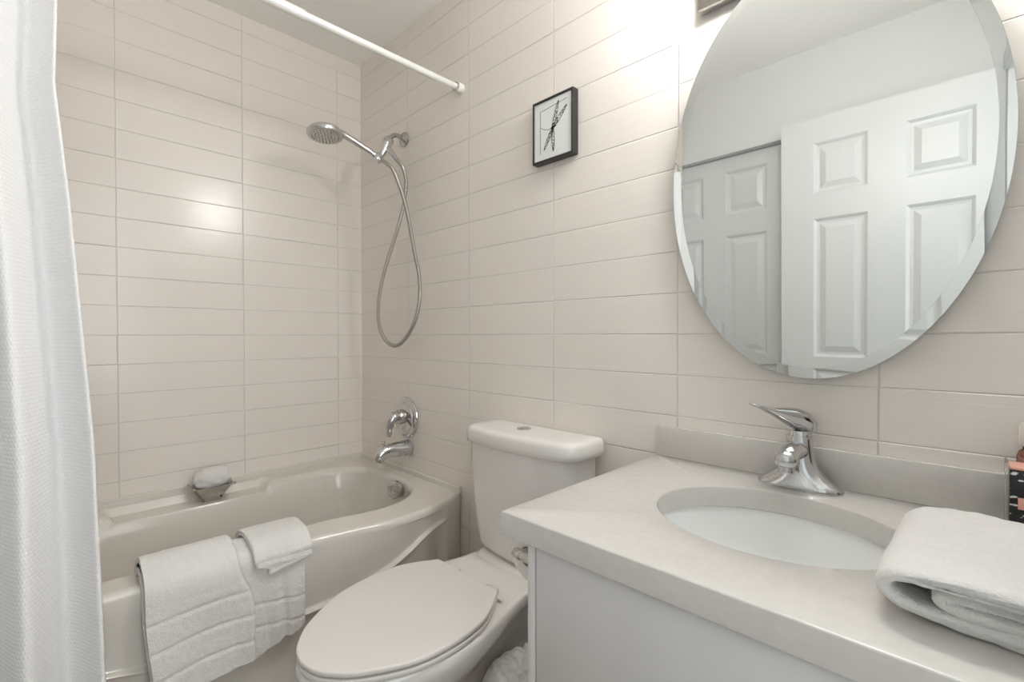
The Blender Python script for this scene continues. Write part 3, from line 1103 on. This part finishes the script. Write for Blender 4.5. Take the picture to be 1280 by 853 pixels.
def flat(pts):
    """thin inked shape on the paper"""
    m_ = len(pts)
    a = [(x, yA, z) for x, z in pts]
    b = [(x, yA + .0006, z) for x, z in pts]
    dr.loft([b, a], False, True)


def stroke(pts, wd):
    P_ = [Vector((x, z)) for x, z in pts]
    for a, b in zip(P_, P_[1:]):
        d = (b - a)
        if d.length < 1e-6:
            continue
        nn = Vector((-d.y, d.x)).normalized() * wd / 2
        flat([a + nn, b + nn, b - nn, a - nn])


def fp_(u, v):
    """0..1 across the paper"""
    return (lerp(PX0 + bw, PX1 - bw, u), lerp(PZ0 + bw, PZ1 - bw, v))


stroke([fp_(.16, .12), fp_(.16, .845)], .0013)
stroke([fp_(.16, .845), fp_(.88, .905)], .0013)
# four long speckled wings meeting at the body, and the thin curved tail
rnd = random.Random(3)
ctr = fp_(.50, .50)
for tip, wd in ((fp_(.66, .93), .0125), (fp_(.88, .80), .013), (fp_(.26, .16), .0115), (fp_(.52, .10), .012)):
    A, B = Vector(ctr), Vector(tip)
    d = B - A
    nn = Vector((-d.y, d.x)).normalized()
    N_ = 34
    for side in (-1, 1):
        ol = [A + d * (i / 16) + nn * side * wd * .5 * (sin(pi * min(1, (i / 16) ** .75)) ** .6 if 0 < i < 16 else 0) for i in range(17)]
        stroke(ol, .0009)
    for i in range(2, N_):
        t = i / N_
        half = wd * .42 * (sin(pi * t ** .75) ** .6)
        for s in range(3):
            if rnd.random() < .62:
                c = A + d * t + nn * (half * (rnd.random() * 2 - 1))
                q = d.normalized()
                l, k = rnd.uniform(.0012, .003), rnd.uniform(.0006, .0016)
                flat([c + q * l * .5 + nn * k, c + q * l * .5 - nn * k, c - q * l * .5 - nn * k, c - q * l * .5 + nn * k])
stroke(cr_spline([(*fp_(.55, .53), 0), (*fp_(.42, .495), 0), (*fp_(.30, .515), 0), (*fp_(.23, .54), 0), (*fp_(.18, .575), 0)], 5) and [(p.x, p.y) for p in cr_spline([(*fp_(.55, .53), 0), (*fp_(.42, .495), 0), (*fp_(.30, .515), 0), (*fp_(.23, .54), 0), (*fp_(.18, .575), 0)], 5)], .0012)
flat([(ctr[0] + .0065 * cos(a), ctr[1] + .0055 * sin(a)) for a in [2 * pi * k / 14 for k in range(14)]])
flat([(ctr[0] + .009 + .004 * cos(a), ctr[1] + .004 + .004 * sin(a)) for a in [2 * pi * k / 12 for k in range(12)]])
dr.build('dragonfly_drawing', M['ink'], pf, smooth=False)['label'] = 'black ink dragonfly with speckled wings'


# ------------------------------------------------------------------ towels over the tub rim
def rim_inner(y):
    return interp(y, [-1.1, -.65, -.48, -.36], [.664, .664, .670, .694])


def drape_path(y, z_in, z_out, lift=0.0):
    """centre line (x, z) over the rim at this y: inside drop, over the top, down the apron"""
    xi, xo = rim_inner(y), fx(y)
    r = .020
    pts = []
    nz = 12
    for k in range(nz):
        t = k / nz
        z = lerp(z_in, RIM - r, t)
        pts.append((xi + .004 + (0.03 if z < .50 else 0.012) * (1 - t), z))
    for k in range(9):
        a = radians(180 - 90 * k / 8)
        pts.append((xi + r + .002 + r * cos(a), RIM + .001 - r + r * sin(a)))
    for k in range(1, 8):
        pts.append((lerp(xi + r, xo - r, k / 8), RIM + .001 + lift * sin(pi * k / 8)))
    for k in range(9):
        a = radians(90 - 90 * k / 8)
        pts.append((xo - r + .001 + r * cos(a), RIM + .001 - r + r * sin(a)))
    nd = 64
    for k in range(1, nd + 1):
        z = lerp(RIM - r, z_out, k / nd)
        pts.append((xo + .002, z))
    return pts


def sheet(name, mat, parent, ny, prof, off, zin, zout, th, yfun, bands=(), seed=0, lift=0.0, wob=0.002, puff=0.0035, crease=0.0):
    """Folded terry slab: prof(c) -> (fraction across, layer offset) for c in 0..1"""
    mb = MB()
    rowsA, rowsB = [], []
    for i in range(ny + 1):
        c = i / ny
        u, lay = prof(c)
        ymid = yfun(u, 0.5)
        path = drape_path(ymid, zin, zout(u) + (0.004 * noise.noise(Vector((u * 9, seed, 3)))), lift)
        m_ = len(path)
        A_, B_ = [], []
        for j in range(m_):
            a, b = path[max(0, j - 1)], path[min(m_ - 1, j + 1)]
            t = Vector((b[0] - a[0], b[1] - a[1])).normalized()
            nrm = Vector((-t.y, t.x))
            s = j / (m_ - 1)
            y = yfun(u, s)
            x, z = path[j]
            w_ = wob * noise.noise(Vector((x * 7 + seed, y * 7, z * 7))) + .0011 * noise.noise(Vector((x * 75 + seed, y * 75, z * 75)))
            if j > 30:
                for g in bands:
                    w_ -= puff * math.exp(-((z - g - .006 * sin(y * 14)) / .0042) ** 2)
            fall = sstep(RIM + .01, RIM - .06, z) * 0.0
            o_ = off + lay + w_ + fall
            hang = (.010 * sin(u * 5.5 + seed) - crease * math.exp(-((u - .58) / .09) ** 2)) * sstep(.50, .28, z) if j > 30 else 0
            o_ += max(hang, -.005)
            A_.append((x + nrm.x * (o_ - th / 2), y, z + nrm.y * (o_ - th / 2)))
            B_.append((x + nrm.x * (o_ + th / 2), y, z + nrm.y * (o_ + th / 2)))
        rowsA.append(A_)
        rowsB.append(B_)
    # closed cross-sections round each row
    rings_ = [a + list(reversed(b)) for a, b in zip(rowsA, rowsB)]
    mb.loft(rings_, True, True)
    return mb.build(name, mat, parent, angle=75)


def fold_right(sep, rr=.10):
    """two layers joined by a fold at the u = 1 side; the lower starts at u = 0"""
    def f(c):
        if c < .44:
            return c / .44 * .945, 0.0
        if c < .56:
            a = (c - .44) / .12 * pi
            return .945 + .055 * sin(a), sep * (1 - cos(a)) / 2
        return .945 - (c - .56) / .44 * .930, sep
    return f


def fold_left(sep):
    g = fold_right(sep)
    return lambda c: (1 - g(c)[0], g(c)[1])


# bath towel: fold on its right, the two open edges on its left
bt = sheet('bath_towel', M['terry'], None, 120, fold_right(.0240), .0080, .40,
           lambda u: lerp(.235, .262, u), .0135,
           lambda u, s: lerp(-.952 + .016 * sstep(.45, 1, s), -.7215 - .034 * (1 - sstep(.30, .62, s)), u) , (.438, .373, .306), 1.3, lift=.012)
tag(bt, 'large white bath towel folded over the tub rim, nearest the shower curtain', 'towel', None)
ht = sheet('hand_towel', M['terry'], None, 90, fold_left(.0115), .0065, .43,
           lambda u: lerp(.246, .300, u), .0105,
           lambda u, s: lerp(-.7225 - .034 * (1 - sstep(.30, .62, s)), -.592, u), (.385, .325), 4.1, lift=.006, crease=.016)
tag(ht, 'white hand towel on the tub rim, half under the washcloth', 'towel', None)
wc = sheet('washcloth', M['terry'], None, 70, fold_left(.0095), .0305, .47,
           lambda u: lerp(.472, .497, u), .0085,
           lambda u, s: lerp(-.690 - .035 * (1 - sstep(.30, .75, s)), -.580, u), (.535,), 8.7, lift=.004, puff=.002)
tag(wc, 'small white washcloth draped on top of the hand towel', 'washcloth', None)

# ------------------------------------------------------------------ soap dish with a bundled cloth
sd_ = thing('soap_dish', 'small silvery flared soap dish on the tub shelf', 'soap dish', (.100, -.655, .487))
sdm = MB()
C0 = Vector((.096, -.655, 0))


def sq(hx, hy, z, pw=5.0, nn=32):
    out = []
    for k in range(nn):
        a = 2 * pi * k / nn + pi / 4
        c, s = cos(a), sin(a)
        out.append((C0.x + hx * math.copysign(abs(c) ** (2 / pw), c), C0.y + hy * math.copysign(abs(s) ** (2 / pw), s), z))
    return out


sdm.loft([sq(.020, .024, .4885), sq(.021, .025, .4895), sq(.029, .042, .516), sq(.0395, .063, .5445), sq(.042, .067, .5465), sq(.0405, .065, .5475), sq(.027, .040, .518), sq(.018, .022, .500)], True, True)
for sx_ in (-1, 1):
    for sy_ in (-1, 1):
        sdm.lathe([(0, 0), (.0045, .001), (.0045, .006), (.002, .009), (0, .010)], (C0.x + sx_ * .040, C0.y + sy_ * .064, .545), (sx_ * .5, sy_ * .5, 1), 12)
sdm.build('dish', M['brushed'], sd_, angle=45)
MB().box(C0.x + .0195, C0.x + .0265, -.628 - .007, -.628 + .000, .5015, .509, .0006).build('drain_hole', M['dark'], sd_)
# rounded bundle of cloth
rg = []
for i in range(20):
    th_ = pi * (i + .5) / 20
    ring = []
    for k in range(40):
        a = 2 * pi * k / 40
        ex = .75
        v = Vector((math.copysign(abs(cos(a)) ** ex, cos(a)) * sin(th_) ** .7, math.copysign(abs(sin(a)) ** ex, sin(a)) * sin(th_) ** .7, cos(th_)))
        nse = 1 + .13 * noise.noise(v * 2.2 + Vector((5, 2, 1))) + .06 * noise.noise(v * 5)
        ring.append((C0.x + v.x * .040 * nse, C0.y + v.y * .060 * nse, .572 + v.z * .038 * nse))
    rg.append(ring)
tag(MB().loft(rg, True, True).build('cloth_bundle', M['terry'], angle=80), 'rounded white cloth bundle sitting in the soap dish', 'cloth')

# ------------------------------------------------------------------ folded towel on the counter
ft = thing('folded_towel', 'thick folded white towel lying on the countertop right of the sink', 'towel', (2.17, -.35, CT1))


def ribbon(name, line, th, ya, yb, skew=0.0, seed=0.0):
    """a thick cloth strip whose section (x, z) follows line, run from ya to yb"""
    P_ = cr_spline([(x, 0, z) for x, z in line], 9)
    m_ = len(P_)
    secs = []
    ny = 56
    for i in range(ny + 1):
        t = i / ny
        y = lerp(ya, yb, t)
        top_, bot = [], []
        rr = min(1.0, min(t, 1 - t) / .035)
        tt = th * (.35 + .65 * math.sqrt(max(0, 1 - (1 - rr) ** 2)))
        for j in range(m_):
            a, b = P_[max(0, j - 1)], P_[min(m_ - 1, j + 1)]
            tg = (b - a).normalized()
            nr = Vector((-tg.z, 0, tg.x))
            p = P_[j]
            w_ = .0042 * noise.noise(Vector((p.x * 12 + seed, y * 12, p.z * 12))) + .0016 * noise.noise(Vector((p.x * 70 + seed, y * 70, p.z * 70)))
            w2 = .003 * noise.noise(Vector((p.x * 11 + seed, y * 4, p.z * 11 + 7)))
            yy = y + .007 * noise.noise(Vector((p.x * 14, seed, t))) - .55 * (p.z - CT1 - .01) * t + skew * (p.x - 2.05)
            q = p + nr * w2
            u_, l_ = q + nr * (tt / 2 + w_), q - nr * (tt / 2 + w_)
            top_.append((u_.x, yy, max(u_.z, CT1 + .0008)))
            bot.append((l_.x, yy, max(l_.z, CT1 + .0008)))
        secs.append(top_ + list(reversed(bot)))
    return MB().loft(secs, True, True).build(name, M['terry'], ft, angle=80)


ribbon('outer_fold', [(2.290, .8065), (2.20, .807), (2.125, .8085), (2.084, .813), (2.064, .825), (2.064, .840), (2.080, .851), (2.115, .855), (2.16, .853), (2.21, .853), (2.290, .856)], .0150, -.232, -.474, 0.0, 2.0)
ribbon('inner_fold', [(2.288, .8215), (2.20, .8215), (2.145, .822), (2.118, .8265), (2.108, .8325), (2.122, .8370), (2.16, .8345), (2.22, .8335), (2.288, .8340)], .0105, -.245, -.468, 0.0, 6.0)

# ------------------------------------------------------------------ gift box and bottle by the right wall
gb = thing('gift_box', 'black speckled gift box with a pink label at the backsplash', 'box', (2.20, -.06, CT1))
MB().box(2.165, 2.242, -.098, -.050, CT1 + .001, CT1 + .102, .0012).build('carton', M['speckle'], gb, angle=30)
MB().box(2.1645, 2.2425, -.0985, -.0495, CT1 + .102, CT1 + .1055, .0008).build('lid_edge', M['rose'], gb, angle=30)
MB().box(2.1735, 2.2335, -.0992, -.0978, CT1 + .044, CT1 + .061, .0003).build('label', M['rose'], gb, angle=30)['label'] = 'pink paper label'
sl = MB()
sl.box(2.1595, 2.1630, -.101, -.047, CT1 + .001, CT1 + .112, .0006)
sl.build('sleeve', M['clear'], gb, angle=30)['label'] = 'clear plastic sleeve'
pb = thing('lotion_bottle', 'pinkish glass bottle with a white cap behind the gift box', 'bottle', (2.205, -.033, CT1))
MB().lathe([(0, .0006), (.013, .0006), (.0145, .004), (.0145, .112), (.012, .120), (.008, .124), (.008, .129), (0, .129)], (2.188, -.031, CT1), (0, 0, 1), 28).build('glass_body', M['amber'], pb, angle=50)
MB().lathe([(0, 0), (.0115, 0), (.0125, .003), (.0125, .030), (.010, .035), (0, .036)], (2.188, -.031, CT1 + .1295), (0, 0, 1), 24).build('cap', M['capbeige'], pb, angle=50)

# ------------------------------------------------------------------ toilet paper on the cabinet side
th_ = thing('paper_holder', 'chrome toilet paper post on the side of the vanity', 'holder', (1.597, -.48, .69))
MB().lathe([(0, 0), (.021, 0), (.021, .004), (.018, .007), (.011, .008), (.0095, .012), (.0088, .060), (.0095, .061), (.0098, .064), (.0098, .078), (.0088, .080), (0, .080)], (1.5965, -.494, .695), (-1, 0, 0), 28).build('post', M['brushed'], th_)
MB().tube([(1.531, -.488, .695), (1.531, -.470, .695), (1.531, -.372, .695)], .0075, 16).build('roll_arm', M['brushed'], th_)
rl = MB()
RC = (1.531, -.474, .684)
prof = [(.019, .0), (.042, .0), (.0435, .0015), (.0435, .0945), (.042, .096), (.019, .096), (.019, 0)]
ringz = [[(RC[0] + r * cos(2 * pi * k / 48), RC[1] + h, RC[2] + r * sin(2 * pi * k / 48)) for k in range(48)] for r, h in prof]
rl.loft(ringz)
tr_ = thing('toilet_paper_roll', 'white toilet paper roll hanging beside the vanity cabinet', 'toilet paper', (RC[0], RC[1], RC[2]))
rl.build('paper', M['tissue'], tr_, angle=40)
MB().loft([[(RC[0] + r * cos(2 * pi * k / 32), RC[1] + h, RC[2] + r * sin(2 * pi * k / 32)) for k in range(32)] for r, h in ((.0189, .001), (.0189, .095), (.0178, .095), (.0178, .001), (.0189, .001))]).build('core', M['card'], tr_, angle=40)

# ------------------------------------------------------------------ waste bin with its white liner
BX, BY = 1.366, -.266
wb = MB().lathe([(0, .001), (.085, .001), (.088, .006), (.096, .244), (.098, .247), (.094, .247), (.086, .010), (0, .010)], (BX, BY, 0), (0, 0, 1), 36).build('waste_bin', M['rubber'])
tag(wb, 'small white waste bin between toilet and vanity', 'bin')
lg = []
BP = cr_spline([(.112, .12, 0), (.118, .17, 0), (.121, .215, 0), (.118, .25, 0), (.108, .272, 0), (.088, .278, 0), (.062, .268, 0), (.038, .262, 0), (.016, .266, 0), (.004, .268, 0)], 9)
for q_ in BP:
    r, z = q_.x, q_.y
    ring = []
    for k in range(180):
        a = 2 * pi * k / 180
        p = Vector((cos(a), sin(a), z * 7))
        # crumples: sharp creases from folded noise
        c1 = abs(noise.noise(p * 2.6 + Vector((3, 1, 7))))
        c2 = abs(noise.noise(p * 5.5 + Vector((8, 2, 5))))
        d = (.019 * c1 + .012 * c2 - .004) * min(1.0, r / .1)
        q3 = Vector((cos(a) * r * 22, sin(a) * r * 22, 2))
        zz = z + sstep(.22, .26, z) * (.022 * (abs(noise.noise(q3)) - .2) + .010 * (abs(noise.noise(q3 * 2.3)) - .2))
        if z < .15 and r > .1:
            zz += .02 * noise.noise(Vector((cos(a) * 3, sin(a) * 3, 9)))
        ring.append((BX + (r + d) * cos(a), BY + (r + d) * sin(a), zz))
    lg.append(ring)
lb = MB().loft(lg, False, False).build('bin_liner', M['bag'], angle=80)
tag(lb, 'crumpled white plastic bag lining the waste bin', 'bag')
